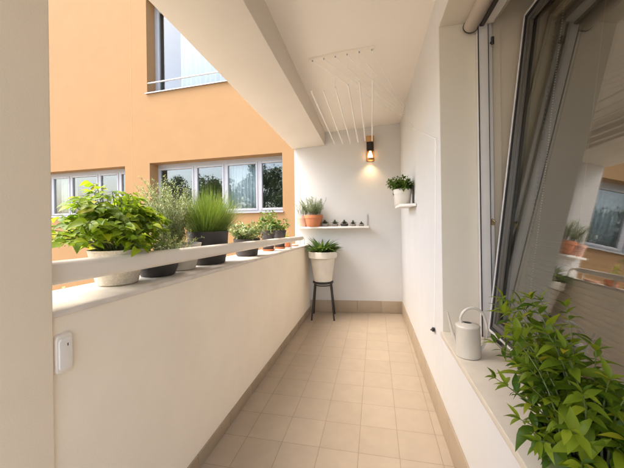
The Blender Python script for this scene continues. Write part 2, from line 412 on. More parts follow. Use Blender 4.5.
# roller awning cassette under the recess top
cs = thing('awning_cassette', 'brown rounded roller cassette under the top of the window recess', 'roller cassette', (0,0,0))
cs.location = (.545, 1.86, 2.345); cs.rotation_euler = (0,0,WR)
mb = MB(); n = 24
def capsule_y(mb, y0, y1, rx, rz):
    vs = []; 
    for y in (y0, y1):
        for k in range(n): vs.append((rx*math.cos(2*math.pi*k/n), y, rz*math.sin(2*math.pi*k/n)))
    mb.add(vs, [(k,(k+1)%n,n+(k+1)%n,n+k) for k in range(n)] + [tuple(range(n)), tuple(range(n,2*n))])
capsule_y(mb, -1.9, -.006, .038, .036); mb.build('roller_tube', M['cassette'], cs, smooth=True)
mb = MB(); capsule_y(mb, -.006, 0, .041, .039); mb.build('end_cap', M['trim'], cs, smooth=True)
mb = MB(); mb.box(.040,.062,-1.9,.0,-.02,.035); mb.build('guide_channel', M['trim'], cs, bevel=.003)

# ------------------------------------------------------------------ the building across the courtyard
FA = R(3.7); D = 7.0; K = D/8
fac = thing('apartment_building', 'orange rendered apartment building across the courtyard with long strip windows', 'building')
fac.location = (D*math.sin(FA), D*math.cos(FA), 0); fac.rotation_euler = (0,0,-FA)
def fz(z): return 1.25 + (z-1.25)*K
T = .32                                               # reveal depth
def fwin(s0, s1, z0, z1): return (s0*K, s1*K, fz(z0), fz(z1))
W2 = fwin(-7.70,-3.09,1.56,3.225); W1 = fwin(-13.5,-8.71,1.56,3.19); UP = fwin(-7.76,-2.6,5.51,8.6)
wins = [W1, W2, UP]
S0, S1, Z0, Z1 = -22, 3.0, -1.0, 10.5
mb = MB()
xsv = sorted({S0, S1, *[w[0] for w in wins], *[w[1] for w in wins]}); zsv = sorted({Z0, Z1, *[w[2] for w in wins], *[w[3] for w in wins]})
def hole(x, z): return any(w[0] < x < w[1] and w[2] < z < w[3] for w in wins)
for i in range(len(xsv)-1):
    for j in range(len(zsv)-1):
        xa, xb, za, zb = xsv[i], xsv[i+1], zsv[j], zsv[j+1]
        if not hole((xa+xb)/2, (za+zb)/2): mb.face([(xa,0,za),(xb,0,za),(xb,0,zb),(xa,0,zb)])
for a0, a1, z0, z1 in wins:
    mb.face([(a0,0,z0),(a0,0,z1),(a0,T+.1,z1),(a0,T+.1,z0)]); mb.face([(a1,0,z1),(a1,0,z0),(a1,T+.1,z0),(a1,T+.1,z1)])
    mb.face([(a0,0,z1),(a1,0,z1),(a1,T+.1,z1),(a0,T+.1,z1)]); mb.face([(a1,0,z0),(a0,0,z0),(a0,T+.1,z0),(a1,T+.1,z0)])
mb.face([(S0,0,Z0),(S0,6,Z0),(S0,6,Z1),(S0,0,Z1)]); mb.face([(S1,0,Z0),(S1,6,Z0),(S1,6,Z1),(S1,0,Z1)]); mb.face([(S0,0,Z1),(S1,0,Z1),(S1,6,Z1),(S0,6,Z1)]); mb.face([(S0,6,Z0),(S1,6,Z0),(S1,6,Z1),(S0,6,Z1)])
mb.build('wall', M['orange'], fac)
sj = -8.41*K
mb = MB(); mb.box(sj-.004, sj+.004, -.003, .002, Z0, Z1); mb.build('render_joint', mat('joint',(.50,.25,.10),.9), fac)
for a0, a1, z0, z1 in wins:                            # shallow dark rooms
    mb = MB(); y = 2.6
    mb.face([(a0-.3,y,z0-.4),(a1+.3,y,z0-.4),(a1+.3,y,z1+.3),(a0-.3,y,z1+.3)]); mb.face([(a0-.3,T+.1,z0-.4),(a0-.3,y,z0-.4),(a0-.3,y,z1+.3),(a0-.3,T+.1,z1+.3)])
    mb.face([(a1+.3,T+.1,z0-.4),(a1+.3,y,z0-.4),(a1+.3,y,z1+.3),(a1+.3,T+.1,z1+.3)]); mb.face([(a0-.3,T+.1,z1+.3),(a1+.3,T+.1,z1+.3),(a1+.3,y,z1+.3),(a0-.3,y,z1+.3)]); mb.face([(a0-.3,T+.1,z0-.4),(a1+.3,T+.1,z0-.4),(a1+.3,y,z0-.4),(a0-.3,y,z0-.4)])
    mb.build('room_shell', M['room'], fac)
def facade_window(w, mull, casem, cwid=.055):
    a0, a1, z0, z1 = w
    f = MB(); fw = .05; y0, y1 = T, T+.07
    f.box(a0,a1,y0,y1,z0,z0+fw); f.box(a0,a1,y0,y1,z1-fw-.06,z1)
    ed = [a0] + mull + [a1]
    for k, e in enumerate(ed):
        h = .035
        f.box(max(a0,e-h), min(a1,e+h), y0-.004, y1-.003, z0+fw, z1-fw-.06)
    fo = f.build('window', M['fwin'], fac)
    for k in range(len(ed)-1):
        x0 = ed[k]+.035 if k else ed[k]+.035; x1 = ed[k+1]-.035; zz0, zz1 = z0+fw, z1-fw-.06
        c = MB(); cw = cwid if k in casem else .02
        c.box(x0,x0+cw,y0-.018,y1-.01,zz0,zz1); c.box(x1-cw,x1,y0-.018,y1-.01,zz0,zz1); c.box(x0+cw,x1-cw,y0-.018,y1-.01,zz0,zz0+cw); c.box(x0+cw,x1-cw,y0-.018,y1-.01,zz1-cw,zz1)
        c.build('casement', M['fwin'], fo, bevel=.006)
        p = MB(); p.box(x0+cw-.005,x1-cw+.005,y0+.02,y0+.032,zz0+cw-.005,zz1-cw+.005); p.build('pane', M['fglass'], fo)
    s = MB(); s.hexa([(a0-.03,-.05,z0-.03),(a1+.03,-.05,z0-.03),(a1+.03,T,z0-.012),(a0-.03,T,z0-.012),(a0-.03,-.05,z0-.006),(a1+.03,-.05,z0-.006),(a1+.03,T,z0+.012),(a0-.03,T,z0+.012)])
    s.build('sill', M['metal'], fo)
    return fo
facade_window(W2, [x*K for x in (-6.26,-5.15,-3.99)], (0,1,2,3))
facade_window(W1, [x*K for x in (-12.6,-11.65,-10.29,-9.35)], (1,2,3,4))
u = facade_window(UP, [-4.4*K], (0,1), .12)
mb = MB(); zz = UP[2]+.33*K; mb.tube([(UP[0]-.03+.03,.03,zz),(UP[1],.03,zz)], .022, 10); mb.build('guard_rail', M['metal'], u, smooth=True)
def curtain(name, label, s0, s1, z0, z1, m, amp=.02, wl=.11, yy=.48):
    g = MB(); n = int((s1-s0)/.016); vs = []; fs = []
    ph = random.random()*6
    for i in range(n+1):
        x = s0+(s1-s0)*i/n
        yv = yy+amp*math.sin(x/wl*6.28+ph)+.4*amp*math.sin(x/wl*2.7+ph*2)
        vs += [(x,yv,z0),(x,yv*.98+.02*yy,z1)]
    for i in range(n): fs.append((2*i,2*i+2,2*i+3,2*i+1))
    g.add(vs, fs); o = g.build(name, m, smooth=True, angle=80)
    md = o.modifiers.new('cloth', 'SOLIDIFY'); md.thickness = .002
    o.location = fac.location; o.rotation_euler = fac.rotation_euler
    tag(o, label, 'curtain', 'curtains in the windows across the courtyard'); return o
curtain('curtain', 'white sheer curtain filling the upper window of the orange building', -6.9*K, UP[1], UP[2]-.2, UP[3], M['curtain'], .04, .16)
curtain('curtain', 'white sheer curtain behind the third pane of the lower right strip window', -5.15*K, -4.05*K, W2[2]-.2, W2[3]+.1, M['curtain'], .025, .1)
curtain('curtain', 'narrow grey curtain at the left pane of the lower left strip window', -12.4*K, -11.55*K, W1[2]-.2, W1[3]+.1, M['beigecurtain'], .025, .1)
curtain('curtain', 'narrow beige curtain gathered behind the last pane of the lower left window', -9.4*K, -8.8*K, W1[2]-.2, W1[3]+.1, M['beigecurtain'], .025, .09)

# ------------------------------------------------------------------ plants
def rnd(a, b): return random.uniform(a, b)
UPV = Vector((0,0,1))
def pot_lathe(prof_out, wall=.008, depth=None):
    """outer profile (r,z) bottom to top -> closed lathe profile with inner wall"""
    zt = prof_out[-1][1]; rt = prof_out[-1][0]; d = depth or zt*.25
    r_at = rt - wall - .15*d*(prof_out[-1][0]-prof_out[0][0])/max(zt,.01)
    return prof_out + [(rt-wall, zt), (r_at, zt-d)]
def potted(name, label, loc, pot_prof, pot_mat, soil_z, soil_r, plant, leaf_mat, stem_mat, cat='potted plant', group=None, sx=1, sy=1, rz=0, saucer=None, rim=None):
    t = thing(name, label, cat, loc, rz, group)
    mb = MB(); mb.lathe(pot_prof, n=40, sx=sx, sy=sy, close=False)
    n = 40; mb.f.append(tuple(range(n-1,-1,-1))); mb.m.append(0)
    po = mb.build('pot', pot_mat, t, smooth=True, angle=40)
    if rim:
        mb = MB(); mb.lathe(rim, n=40, sx=sx, sy=sy, close=False); mb.build('rim', pot_mat, po, smooth=True, angle=40)
    mb = MB(); n = 24; vs = [(0,0,soil_z+.006)]
    for rr in (.5, 1):
        for k in range(n): a = 2*math.pi*k/n; vs.append((soil_r*rr*sx*math.cos(a), soil_r*rr*sy*math.sin(a), soil_z+(rnd(-.003,.006) if rr<1 else 0)))
    mb.add(vs, [(0,1+k,1+(k+1)%n) for k in range(n)] + [(1+k,1+n+k,1+n+(k+1)%n,1+(k+1)%n) for k in range(n)])
    mb.build('soil', M['soil'], t, smooth=True)
    if saucer:
        mb = MB(); mb.lathe(saucer[0], n=36, sx=sx, sy=sy, close=False); mb.build('saucer', saucer[1], t, smooth=True)
    lf, st = MB(), MB()
    plant(lf, st, soil_z)
    if st.v: st.build('stems', stem_mat, t, smooth=True, angle=80)
    lf.build('foliage', leaf_mat, t, smooth=True, angle=80)
    return t
def stem_path(base, az, lean, h, droop=.0, n=6, wob=.02):
    d = Vector((math.cos(az), math.sin(az), 0)); pts = []
    for i in range(n+1):
        t = i/n
        p = Vector(base) + d*(lean*(t**1.3)) + UPV*(h*(t - droop*t*t))
        p += Vector((rnd(-wob,wob), rnd(-wob,wob), rnd(-wob,wob)*.3))*t*(1 if i else 0)
        pts.append(p)
    return pts
def along(pts, t):
    f = t*(len(pts)-1); i = min(int(f), len(pts)-2); q = f-i
    return pts[i].lerp(pts[i+1], q), (pts[i+1]-pts[i]).normalized()
def bushy(nst, hr, lr, lc, Lr, wr, r0=.05, droop=.2, start=.25, kind='ovate', bend=(.1,.5), srad=.0022, updir=.35, wob=.02, az=None, phyl=2.4, flat=0):
    def f(lf, st, z):
        for k in range(nst):
            a = az(k) if az else rnd(0, 6.283); q = rnd(0,1)**.5
            base = (r0*q*math.cos(a), r0*q*math.sin(a), z-.004)
            h = rnd(*hr); pts = stem_path(base, a+rnd(-.4,.4), rnd(*lr)*(.35+.65*q), h, droop, 6, wob)
            st.tube(pts, [srad*(1.2-.8*i/6) for i in range(7)], 5)
            n = int(lc*rnd(.75,1.2)); ph = rnd(0,6.28)
            for i in range(n):
                t = start+(1-start)*(i+rnd(0,.6))/n
                p, d = along(pts, min(t,1)); ang = ph+i*phyl
                u = d.orthogonal().normalized(); v = d.cross(u); out = u*math.cos(ang)+v*math.sin(ang)
                dd = (out*(1-updir*.5) + d*updir + UPV*rnd(-.15,.25)).normalized()
                if flat: dd.z *= (1-flat)
                L = rnd(*Lr)*(1 if t<.85 else .75); nrm = (UPV + d*.4 + Vector((rnd(-.3,.3),rnd(-.3,.3),0)))
                lf.leaf(p, dd, nrm, L, L*rnd(*wr), rnd(*bend), rnd(.05,.35), 4, kind)
            p, d = along(pts, 1)
            for j in range(3):
                u = d.orthogonal().normalized(); v = d.cross(u); ang = j*2.1+ph
                lf.leaf(p, (u*math.cos(ang)+v*math.sin(ang))*.6+d, UPV+d*.2, rnd(*Lr)*.65, rnd(*Lr)*.65*rnd(*wr), .2, .2, 4, kind)
    return f
# 1 bright broad-leaved plant
def mound(lf, st, z):
    for k in range(95):
        a = rnd(0,6.283); el = rnd(-.06,1.0); ca, sa = math.cos(a), math.sin(a)
        e_ = max(el,0)**.8
        rad = .215*math.cos(e_*1.25)*rnd(.55,1.15); top = .035+.20*math.sin(e_*1.45)*rnd(.75,1.15) + min(el,0)*.45 + (.03 if el>.9 else 0)
        e = Vector((rad*ca*.85, rad*sa*1.15-.04, z+top)); b0 = Vector((.06*ca*rnd(.3,1),.06*sa*rnd(.3,1),z-.004)); md = (b0+e)/2+Vector((0,0,.05))
        pts = [b0.lerp(md,t/3).lerp(md.lerp(e,t/3),t/3) for t in range(4)]
        st.tube(pts, [.0022,.0019,.0016,.0012], 5)
        o = Vector((ca,sa,.0))
        for j in range(17):
            t = rnd(.4,1.0) if j>2 else 1
            p, d = along(pts, t); ang = j*2.4+a
            dd = Vector((math.cos(ang),math.sin(ang),rnd(-.45,.25)))*.8+o*.5
            L = rnd(.018,.046)
            stem_e = p+dd.normalized()*rnd(.008,.03)
            st.tube([p,stem_e], .0008, 4)
            lf.leaf(stem_e, dd, UPV+o*.5+Vector((rnd(-.5,.5),rnd(-.5,.5),0)), L, L*rnd(.62,.85), rnd(.15,.6), rnd(.1,.4), 5, 'ovate')
PG = 'potted plants standing on the parapet'
def sph(r0, r1, h): return [(r0*.9,0),(r0,.006)] + [(r0+(r1-r0)*t, .006+(h-.006)*t) for t in (.33,.66,1)]
# textured cream pot: fine weave bump
m, nt, b, out = newmat('woven_cream'); M['woven'] = m
tc = N(nt,'ShaderNodeTexCoord'); vo = N(nt,'ShaderNodeTexVoronoi'); vo.inputs['Scale'].default_value = 120; nt.links.new(tc.outputs['Object'], vo.inputs['Vector'])
r = ramp(nt, vo.outputs['Distance'], [(0,(.74,.68,.58)),(.7,(.60,.54,.45))]); nt.links.new(r.outputs[0], b.inputs['Base Color']); bump(nt, b, vo.outputs['Distance'], .5, -.003); b.inputs['Roughness'].default_value = .8
Y = 1.088
potted('potted_plant', 'bright green broad-leaved plant in a woven cream pot beside the pillar', (-1.085,Y,capz(Y)+.001), pot_lathe(sph(.078,.107,.148)), M['woven'], .135, .098, mound, M['l_bright'], M['stem'], group=PG)
# 2 low pale plant in dark bowl
Y = 1.319
potted('potted_plant', 'low pale silvery plant in a shallow dark bowl', (-1.075,Y,capz(Y)+.001), pot_lathe([(.07,0),(.078,.004),(.093,.04),(.098,.072)]), M['charcoal'], .064, .088,
       bushy(60,(.12,.21),(.05,.17),26,(.012,.022),(.3,.45),.08,.25,.1,'lance',(.0,.3),.0012), M['l_pale'], M['stem'], group=PG)
# 3 tall grey-green bush
Y = 1.53
potted('potted_plant', 'tall airy grey-green herb bush in a pale clay pot', (-1.11,Y,capz(Y)+.001), pot_lathe(sph(.092,.127,.148)), M['palepot'], .135, .116,
       bushy(125,(.2,.43),(.04,.21),60,(.012,.025),(.22,.34),.10,.12,.15,'lance',(.0,.3),.0011, .6, .03, az=lambda k: rnd(1.7,5.5)), M['l_grey'], M['stem'], group=PG)
# 4 grass in charcoal planter
def grass(lf, st, z):
    for k in range(3900):
        a = rnd(0,6.283); q = rnd(0,1)**.6; p = Vector((.088*q*math.cos(a), .125*q*math.sin(a), z-.003))
        o = Vector((math.cos(a),math.sin(a),0)); lean = q*.5+rnd(-.3,.45)
        d = o*lean+UPV+Vector((rnd(-.25,.25),rnd(-.25,.25),0))
        L = (rnd(.10,.33) if rnd(0,1)<.8 else rnd(.28,.41))*(1-.2*q)
        lf.leaf(p, d, o*-1+Vector((rnd(-.5,.5),rnd(-.5,.5),.1)), L, rnd(.0018,.0034), rnd(-.25,.05)*-1, .1, 4, 'blade')
Y = 1.828
potted('potted_plant', 'fine grassy tuft in a large charcoal planter', (-1.098,Y,capz(Y)+.001), pot_lathe([(.122,0),(.13,.008),(.148,.10),(.157,.215)],.01), M['charcoal'], .195, .143, grass, M['l_grass'], M['stem'], group=PG, sx=.78)
# 5 variegated plant
Y = 2.369
potted('potted_plant', 'bushy variegated plant in a dark bowl beside the grassy planter', (-1.065,Y,capz(Y)+.001), pot_lathe([(.08,0),(.088,.006),(.105,.10),(.112,.145)]), M['darkpot'], .132, .1,
       bushy(60,(.08,.24),(.06,.2),17,(.02,.038),(.5,.75),.08,.35,.2,'ovate',(.1,.5),.0016), M['l_var'], M['stem'], group=PG)
# 6, 7 two small dark pots
sau = [(.045,0),(.055,.002),(.072,.02),(.068,.02),(.052,.006),(.0,.006)]
Y = 2.905
potted('potted_plant', 'leafy plant in the nearer of two small dark pots on saucers', (-1.07,Y,capz(Y)+.001), [(r_,z_+.007) for r_,z_ in pot_lathe([(.05,0),(.054,.005),(.07,.18),(.074,.18),(.074,.20)])], M['darkpot'], .19, .064,
       bushy(22,(.09,.27),(.04,.17),12,(.03,.052),(.5,.65),.05,.2,.3,'ovate',(.1,.5),.0018), M['l_mid'], M['stem'], group=PG, saucer=(sau, M['terracotta']))
Y = 3.24
potted('potted_plant', 'leafy plant in the farther of two small dark pots on saucers', (-1.06,Y,capz(Y)+.001), [(r_,z_+.007) for r_,z_ in pot_lathe([(.05,0),(.054,.005),(.072,.18),(.076,.18),(.076,.20)])], M['darkpot'], .19, .066,
       bushy(16,(.06,.19),(.04,.15),10,(.03,.05),(.5,.65),.05,.25,.3,'ovate',(.1,.5),.0018), M['l_mid'], M['stem'], group=PG, saucer=(sau, M['terracotta']))
Y = 3.50
potted('potted_plant', 'tiny yellow-green seedling in a low terracotta pot near the rail end', (-1.06,Y,capz(Y)+.001), pot_lathe([(.045,0),(.048,.004),(.062,.06)]), M['terracotta'], .05, .053,
       bushy(7,(.10,.19),(.01,.035),7,(.025,.045),(.35,.5),.02,.1,.3,'lance',(.0,.3),.0016), leafmat('leaf_lime',(.30,.36,.02),(.42,.46,.04),.4), M['stem'], group=PG)
Y = 3.72
t = thing('saucer', 'empty terracotta saucer on the parapet cap near the end wall', 'saucer', (-1.03,Y,capz(Y)+.001))
mb = MB(); mb.lathe([(.05,0),(.06,.003),(.075,.022),(.07,.022),(.055,.006),(.001,.006)], n=32); mb.build('dish', M['pinkclay'], t, smooth=True)

# shelf on the end wall
t = thing('wall_shelf', 'long narrow white shelf on the end wall', 'shelf', (-.58, yf(-.58), 1.18))
t.rotation_euler = (0,0,math.atan(YFS))
mb = MB(); mb.box(-.485,.487,-.17,.0,-.024,0); mb.build('board', M['whitepaint'], t, bevel=.002)
mb = MB(); mb.box(.470,.482,-.016,-.002,.002,.155); mb.box(.470,.482,-.15,-.016,.001,.004); mb.build('bracket', M['metal'], t, bevel=.001)
mb = MB(); mb.box(-.30,-.288,-.014,-.001,.002,.1); mb.build('bracket', M['metal'], t, bevel=.001)
def onshelf(x, dy=-.09): return (x, yf(x)+dy, 1.181)
SG = 'pots on the end wall shelf'
potted('potted_plant', 'grey lavender-like herb in an orange terracotta pot on the long shelf', onshelf(-.815,-.115), pot_lathe([(.085,0),(.092,.006),(.118,.115),(.126,.115),(.13,.155)],.01), M['terracotta'], .14, .115,
       bushy(55,(.12,.28),(.03,.15),46,(.018,.032),(.18,.26),.09,.08,.2,'lance',(.0,.2),.0013,.7,.015), M['l_lav'], M['wood'], group=SG)
potted('potted_plant', 'sparse grey herb in a pale pink clay pot at the left end of the shelf', onshelf(-.975,-.09), pot_lathe([(.06,0),(.065,.005),(.078,.11),(.085,.11),(.086,.145)],.008), M['pinkclay'], .13, .075,
       bushy(26,(.12,.26),(.03,.11),36,(.014,.026),(.14,.22),.06,.08,.25,'lance',(.0,.2),.0012,.7,.015), M['l_lav'], M['wood'], group=SG)
succ_lab = ['squat dark succulent in a wide stone pot next to the orange terracotta pot','spiky grey-green succulent, second along the shelf from the terracotta pot','dark flat rosette in the middle of the five little shelf pots','small pale succulent, second from the bracket end of the shelf','smallest grey succulent beside the shelf bracket']
for i, px in enumerate((-.665,-.53,-.405,-.29,-.18)):
    w = (.056,.046,.054,.042,.038)[i]; h = (.038,.034,.036,.028,.026)[i]
    def ros(lf, st, z, i=i, w=w):
        for ringi, (nn, e) in enumerate(((9,.15),(8,.6),(5,1.1))):
            for k in range(nn):
                a = 6.283*k/nn+ringi*.4; d = Vector((math.cos(a)*math.cos(e), math.sin(a)*math.cos(e), math.sin(e)))
                L = w*(1.05,.9,1.1)[ringi]*(1.25 if i in (1,3) else .95)
                lf.leaf(Vector((0,0,z+.002)), d, UPV, L, L*(.32 if i in (1,3) else .5), -.25, .5, 4, 'lance')
    potted('succulent_pot', succ_lab[i], onshelf(px,-.085), pot_lathe([(w*.75,0),(w*.85,.003),(w,h)],.005), M['stone' if i!=2 else 'charcoal'], h*.85, w*.85, ros, M['l_succ'], M['stem'], cat='succulent', group='five small succulents on the shelf')

# stool and big white pot
SX, SYY = -.678, 3.868
st_ = thing('stool', 'black four-legged stool carrying the big white pot', 'stool', (SX,SYY,0), R(6))
mb = MB(); mb.lathe([(.128,.448),(.135,.452),(.135,.466),(.128,.470)], n=40); mb.build('seat', M['blackmetal'], st_, smooth=True)
for sx in (-1,1):
    for sy in (-1,1):
        mb = MB(); mb.tube([(sx*.10,sy*.10,.452),(sx*.103,sy*.103,.43),(sx*.142,sy*.142,.006)], .0095, 10); mb.tube([(sx*.142,sy*.142,.008),(sx*.1425,sy*.1425,.0)], .011, 10)
        mb.build('leg', M['blackmetal'], st_, smooth=True)
mb = MB(); mb.tube([(.104*math.cos(a*6.2832/24),.104*math.sin(a*6.2832/24),.425) for a in range(25)], .006, 8); mb.build('ring', M['blackmetal'], st_, smooth=True)
def fern(lf, st, z):
    for k in range(64):
        a = rnd(0,6.283); e = rnd(.5,1.35); o = Vector((math.cos(a),math.sin(a),0)); d = o*math.cos(e)+UPV*math.sin(e)
        p = Vector((.06*math.cos(a)*rnd(.2,1),.06*math.sin(a)*rnd(.2,1),z+.01)); L = rnd(.15,.27)
        lf.leaf(p, d, UPV*.8-o*.6, L, rnd(.034,.052), rnd(.2,.55), .35, 7, 'lance')
    for k in range(60):
        a = rnd(0,6.283); o = Vector((math.cos(a),math.sin(a),0)); p = Vector((.12*math.cos(a),.12*math.sin(a),z+rnd(.04,.09)))
        lf.leaf(p, o+UPV*rnd(.3,1.2), UPV, rnd(.08,.15), rnd(.032,.046), rnd(.1,.5), .3, 5, 'lance')
potted('potted_plant', 'leafy strap-leaved plant in the big white pot on the stool', (SX,SYY,.471), [(.11,0),(.118,.006),(.158,.295),(.160,.30),(.176,.302),(.185,.31),(.19,.385),(.186,.39),(.178,.388),(.172,.33)], M['whitepot'] if 'whitepot' in M else M['cream'], .345, .17, fern, M['l_dark'], M['stem'])

# corner shelf on the window wall
t = thing('corner_shelf', 'small white bracket shelf high on the right wall near the corner', 'shelf', (.355,3.1,1.40))
mb = MB(); mb.prism([(-.145,.22),(-.135,-.24),(.003,-.30),(-.005,.24)], -.024, 0); mb.build('board', M['whitepaint'], t, bevel=.002)
mb = MB(); mb.box(-.012,-.001,-.17,-.155,.002,.17); mb.box(-.13,-.012,-.17,-.155,.001,.004); mb.build('bracket', M['trim'], t)
potted('potted_plant', 'dense dark green plant in a white pot on the small corner shelf', (.262,3.0,1.401), pot_lathe([(.062,0),(.067,.005),(.078,.10),(.084,.10),(.086,.145)],.008), M['cream'], .13, .074,
       bushy(46,(.06,.19),(.03,.115),13,(.03,.052),(.4,.55),.06,.3,.25,'ovate',(.1,.5),.0016), M['l_mid'], M['stem'])
potted('potted_plant', 'small plant in a brownish pot half hidden behind the white corner-shelf pot', (.242,3.235,1.401), pot_lathe([(.04,0),(.043,.005),(.052,.11)],.006), M['palepot'], .1, .045,
       bushy(14,(.04,.12),(.02,.08),10,(.02,.04),(.4,.55),.035,.3,.25,'ovate',(.1,.5),.0014), M['l_mid'], M['stem'])

# wall lamp
lx = -.058; ly = yf(lx)
t = thing('wall_lamp', 'lit copper and black wall lamp on the end wall under the ceiling', 'lamp', (lx,ly,2.05), math.atan(YFS))
mb = MB(); mb.box(-.045,.045,-.018,-.001,.0,.33); mb.build('backplate', M['copper'], t, bevel=.003)
mb = MB(); mb.box(-.05,.05,-.10,-.018,.245,.325); mb.build('top_block', M['copper'], t, bevel=.004)
mb = MB(); mb.lathe([(.038,.125),(.043,.13),(.043,.243),(.036,.245)], (0,-.062,0), 28); mb.build('socket', M['lampblack'], t, smooth=True)
mb = MB(); mb.lathe([(.050,0),(.052,.002),(.052,.03),(.047,.032),(.046,.004)], (0,-.066,0), 32, close=False); mb.build('lower_ring', M['copper'], t, smooth=True)
mb = MB(); mb.box(-.051,-.043,-.08,-.05,.02,.26); mb.box(.043,.051,-.08,-.05,.02,.26); mb.build('side_strap', M['copper'], t, bevel=.002)
m, nt, b, out = newmat('lit_bulb'); b.inputs['Base Color'].default_value = (1,.8,.5,1); b.inputs['Emission Color'].default_value = (1,.62,.28,1); b.inputs['Emission Strength'].default_value = 1.3
mb = MB(); mb.lathe([(.001,.014),(.016,.016),(.027,.03),(.031,.052),(.026,.085),(.016,.108),(.014,.124)], (0,-.062,0), 24); mb.build('bulb', m, t, smooth=True)
L = bpy.data.lights.new('lamp_light', 'SPOT'); L.energy = 1.1; L.color = (1,.66,.34); L.spot_size = R(125); L.spot_blend = .9; L.shadow_soft_size = .04
lo = bpy.data.objects.new('lamp_light', L); COL.objects.link(lo); lo.parent = t; lo.location = (0,-.066,-.004); lo.rotation_euler = (R(-8),0,0)

# ceiling clothes airer
ar = thing('clothes_airer', 'white ceiling clothes airer with six hanging rods and thin cords', 'clothes airer', (-.25,2.38,2.5))
def bar_z(x, y=2.39): return ceilz(x,y)
mb = MB(); xa, xb = -.515, .012; ya_, yb_ = 2.42, 2.355
def bp(x): return ya_+(yb_-ya_)*(x-xa)/(xb-xa)
mb.hexa([(xa,bp(xa)-.014,bar_z(xa)-.024),(xb,bp(xb)-.014,bar_z(xb)-.024),(xb,bp(xb)+.014,bar_z(xb)-.024),(xa,bp(xa)+.014,bar_z(xa)-.024),(xa,bp(xa)-.014,bar_z(xa)+.004),(xb,bp(xb)-.014,bar_z(xb)+.004),(xb,bp(xb)+.014,bar_z(xb)+.004),(xa,bp(xa)+.014,bar_z(xa)+.004)])
bar = rel(mb.build('ceiling_bar', M['plastic'], ar, bevel=.004), ar)
px = [xa+.03+(xb-xa-.05)*i/5 for i in range(6)]
near = [(-.476,2.31,2.27),(-.382,2.31,2.27),(-.284,2.28,2.272),(-.185,2.27,2.275),(-.100,2.23,2.275),(-.004,2.235,2.275)]
far_ = [(-.508,3.92,2.265),(-.404,3.93,2.265),(-.302,3.94,2.265),(-.204,3.93,2.27),(-.113,3.90,2.275),(-.026,3.93,2.275)]
eye = Vector((.352,3.72,2.50))
for i in range(6):
    mb = MB(); mb.tube([(px[i],bp(px[i])-.004,bar_z(px[i])-.024),(px[i],bp(px[i])-.004,bar_z(px[i])-.034)], .0055, 8)
    rel(mb.build('pulley', M['metal'], ar, smooth=True), ar)
for i in range(6):
    mb = MB(); mb.tube([near[i],far_[i]], .007, 8)
    rel(mb.build('rod', M['whitepaint'], ar, smooth=True), ar)
for i in range(6):
    P0 = Vector((px[i],bp(px[i]),bar_z(px[i])-.03))
    mb = MB(); nr = Vector(near[i])+Vector((0,.02,0)); mb.tube([P0,nr], .0007, 5)
    fr_ = Vector(far_[i])+Vector((0,-.02,0)); mb.tube([fr_, Vector((fr_.x, fr_.y, ceilz(fr_.x,fr_.y)-.01))], .0007, 5)
    e = eye+Vector((0,-.03*i,.012*i-.03)); mid = P0.lerp(e,.5)-Vector((0,0,.012))
    mb.tube([P0,mid,e], .0031, 5)
    rel(mb.build('cord', M['cord'], ar), ar)
kn = Vector((.366,1.95,1.745))
mb = MB(); mb.tube([eye,eye.lerp(kn,.5)-Vector((0,0,.05)),kn], .002, 5); mb.tube([kn,(.372,2.02,1.2),(.368,2.08,.60),(.368,2.09,.535)], .0016, 5)
mb.ball(kn,.006,8,5); mb.tube([kn,kn+Vector((0,-.02,-.05)),kn+Vector((0,.0,-.09)),kn+Vector((0,.03,-.04)),kn], .0011, 5)
rel(mb.build('pull_cord', M['cord'], ar), ar)
mb = MB(); mb.tube([(.362,3.72,2.50),(.34,3.72,2.50)], .006, 8); rel(mb.build('eye_hook', M['whitepaint'], ar), ar)
t = thing('cord_cleat', 'small black cord cleat low on the white right wall', 'cleat', (.372,2.09,.53))
mb = MB(); mb.box(-.016,.0,-.008,.008,-.012,.012); mb.tube([(-.018,-.03,.014),(-.018,.0,-.002),(-.018,.03,-.014)], [.005,.007,.005], 8); mb.build('hook', M['blackmetal'], t, smooth=True)

# socket on the parapet
t = thing('wall_switch', 'white rounded switch box on the parapet below the handrail', 'switch', (XL,.706,.877))
def rrect(y0,y1,z0,z1,r,n=6):
    pts = []
    for cy,cz,a0 in ((y1-r,z1-r,0),(y0+r,z1-r,90),(y0+r,z0+r,180),(y1-r,z0+r,270)):
        for k in range(n+1): a = R(a0+90*k/n); pts.append((cy+r*math.cos(a), cz+r*math.sin(a)))
    return pts
def plate(y0,y1,z0,z1,r,x0,x1):
    mb = MB(); P = rrect(y0,y1,z0,z1,r); n = len(P)
    mb.add([(x0,p[0],p[1]) for p in P]+[(x1,p[0],p[1]) for p in P], [tuple(range(n)),tuple(range(n,2*n))]+[(i,(i+1)%n,n+(i+1)%n,n+i) for i in range(n)]); return mb
plate(-.025,.025,-.056,.056,.014,0,.011).build('housing', M['plastic'], t, bevel=.004)
plate(-.018,.020,-.046,.044,.01,.011,.0145).build('rocker', M['whitepaint'], t, bevel=.003)
mb = MB(); mb.box(.0145,.0150,.004,.007,.020,.028); mb.build('indicator', M['trim'], t)

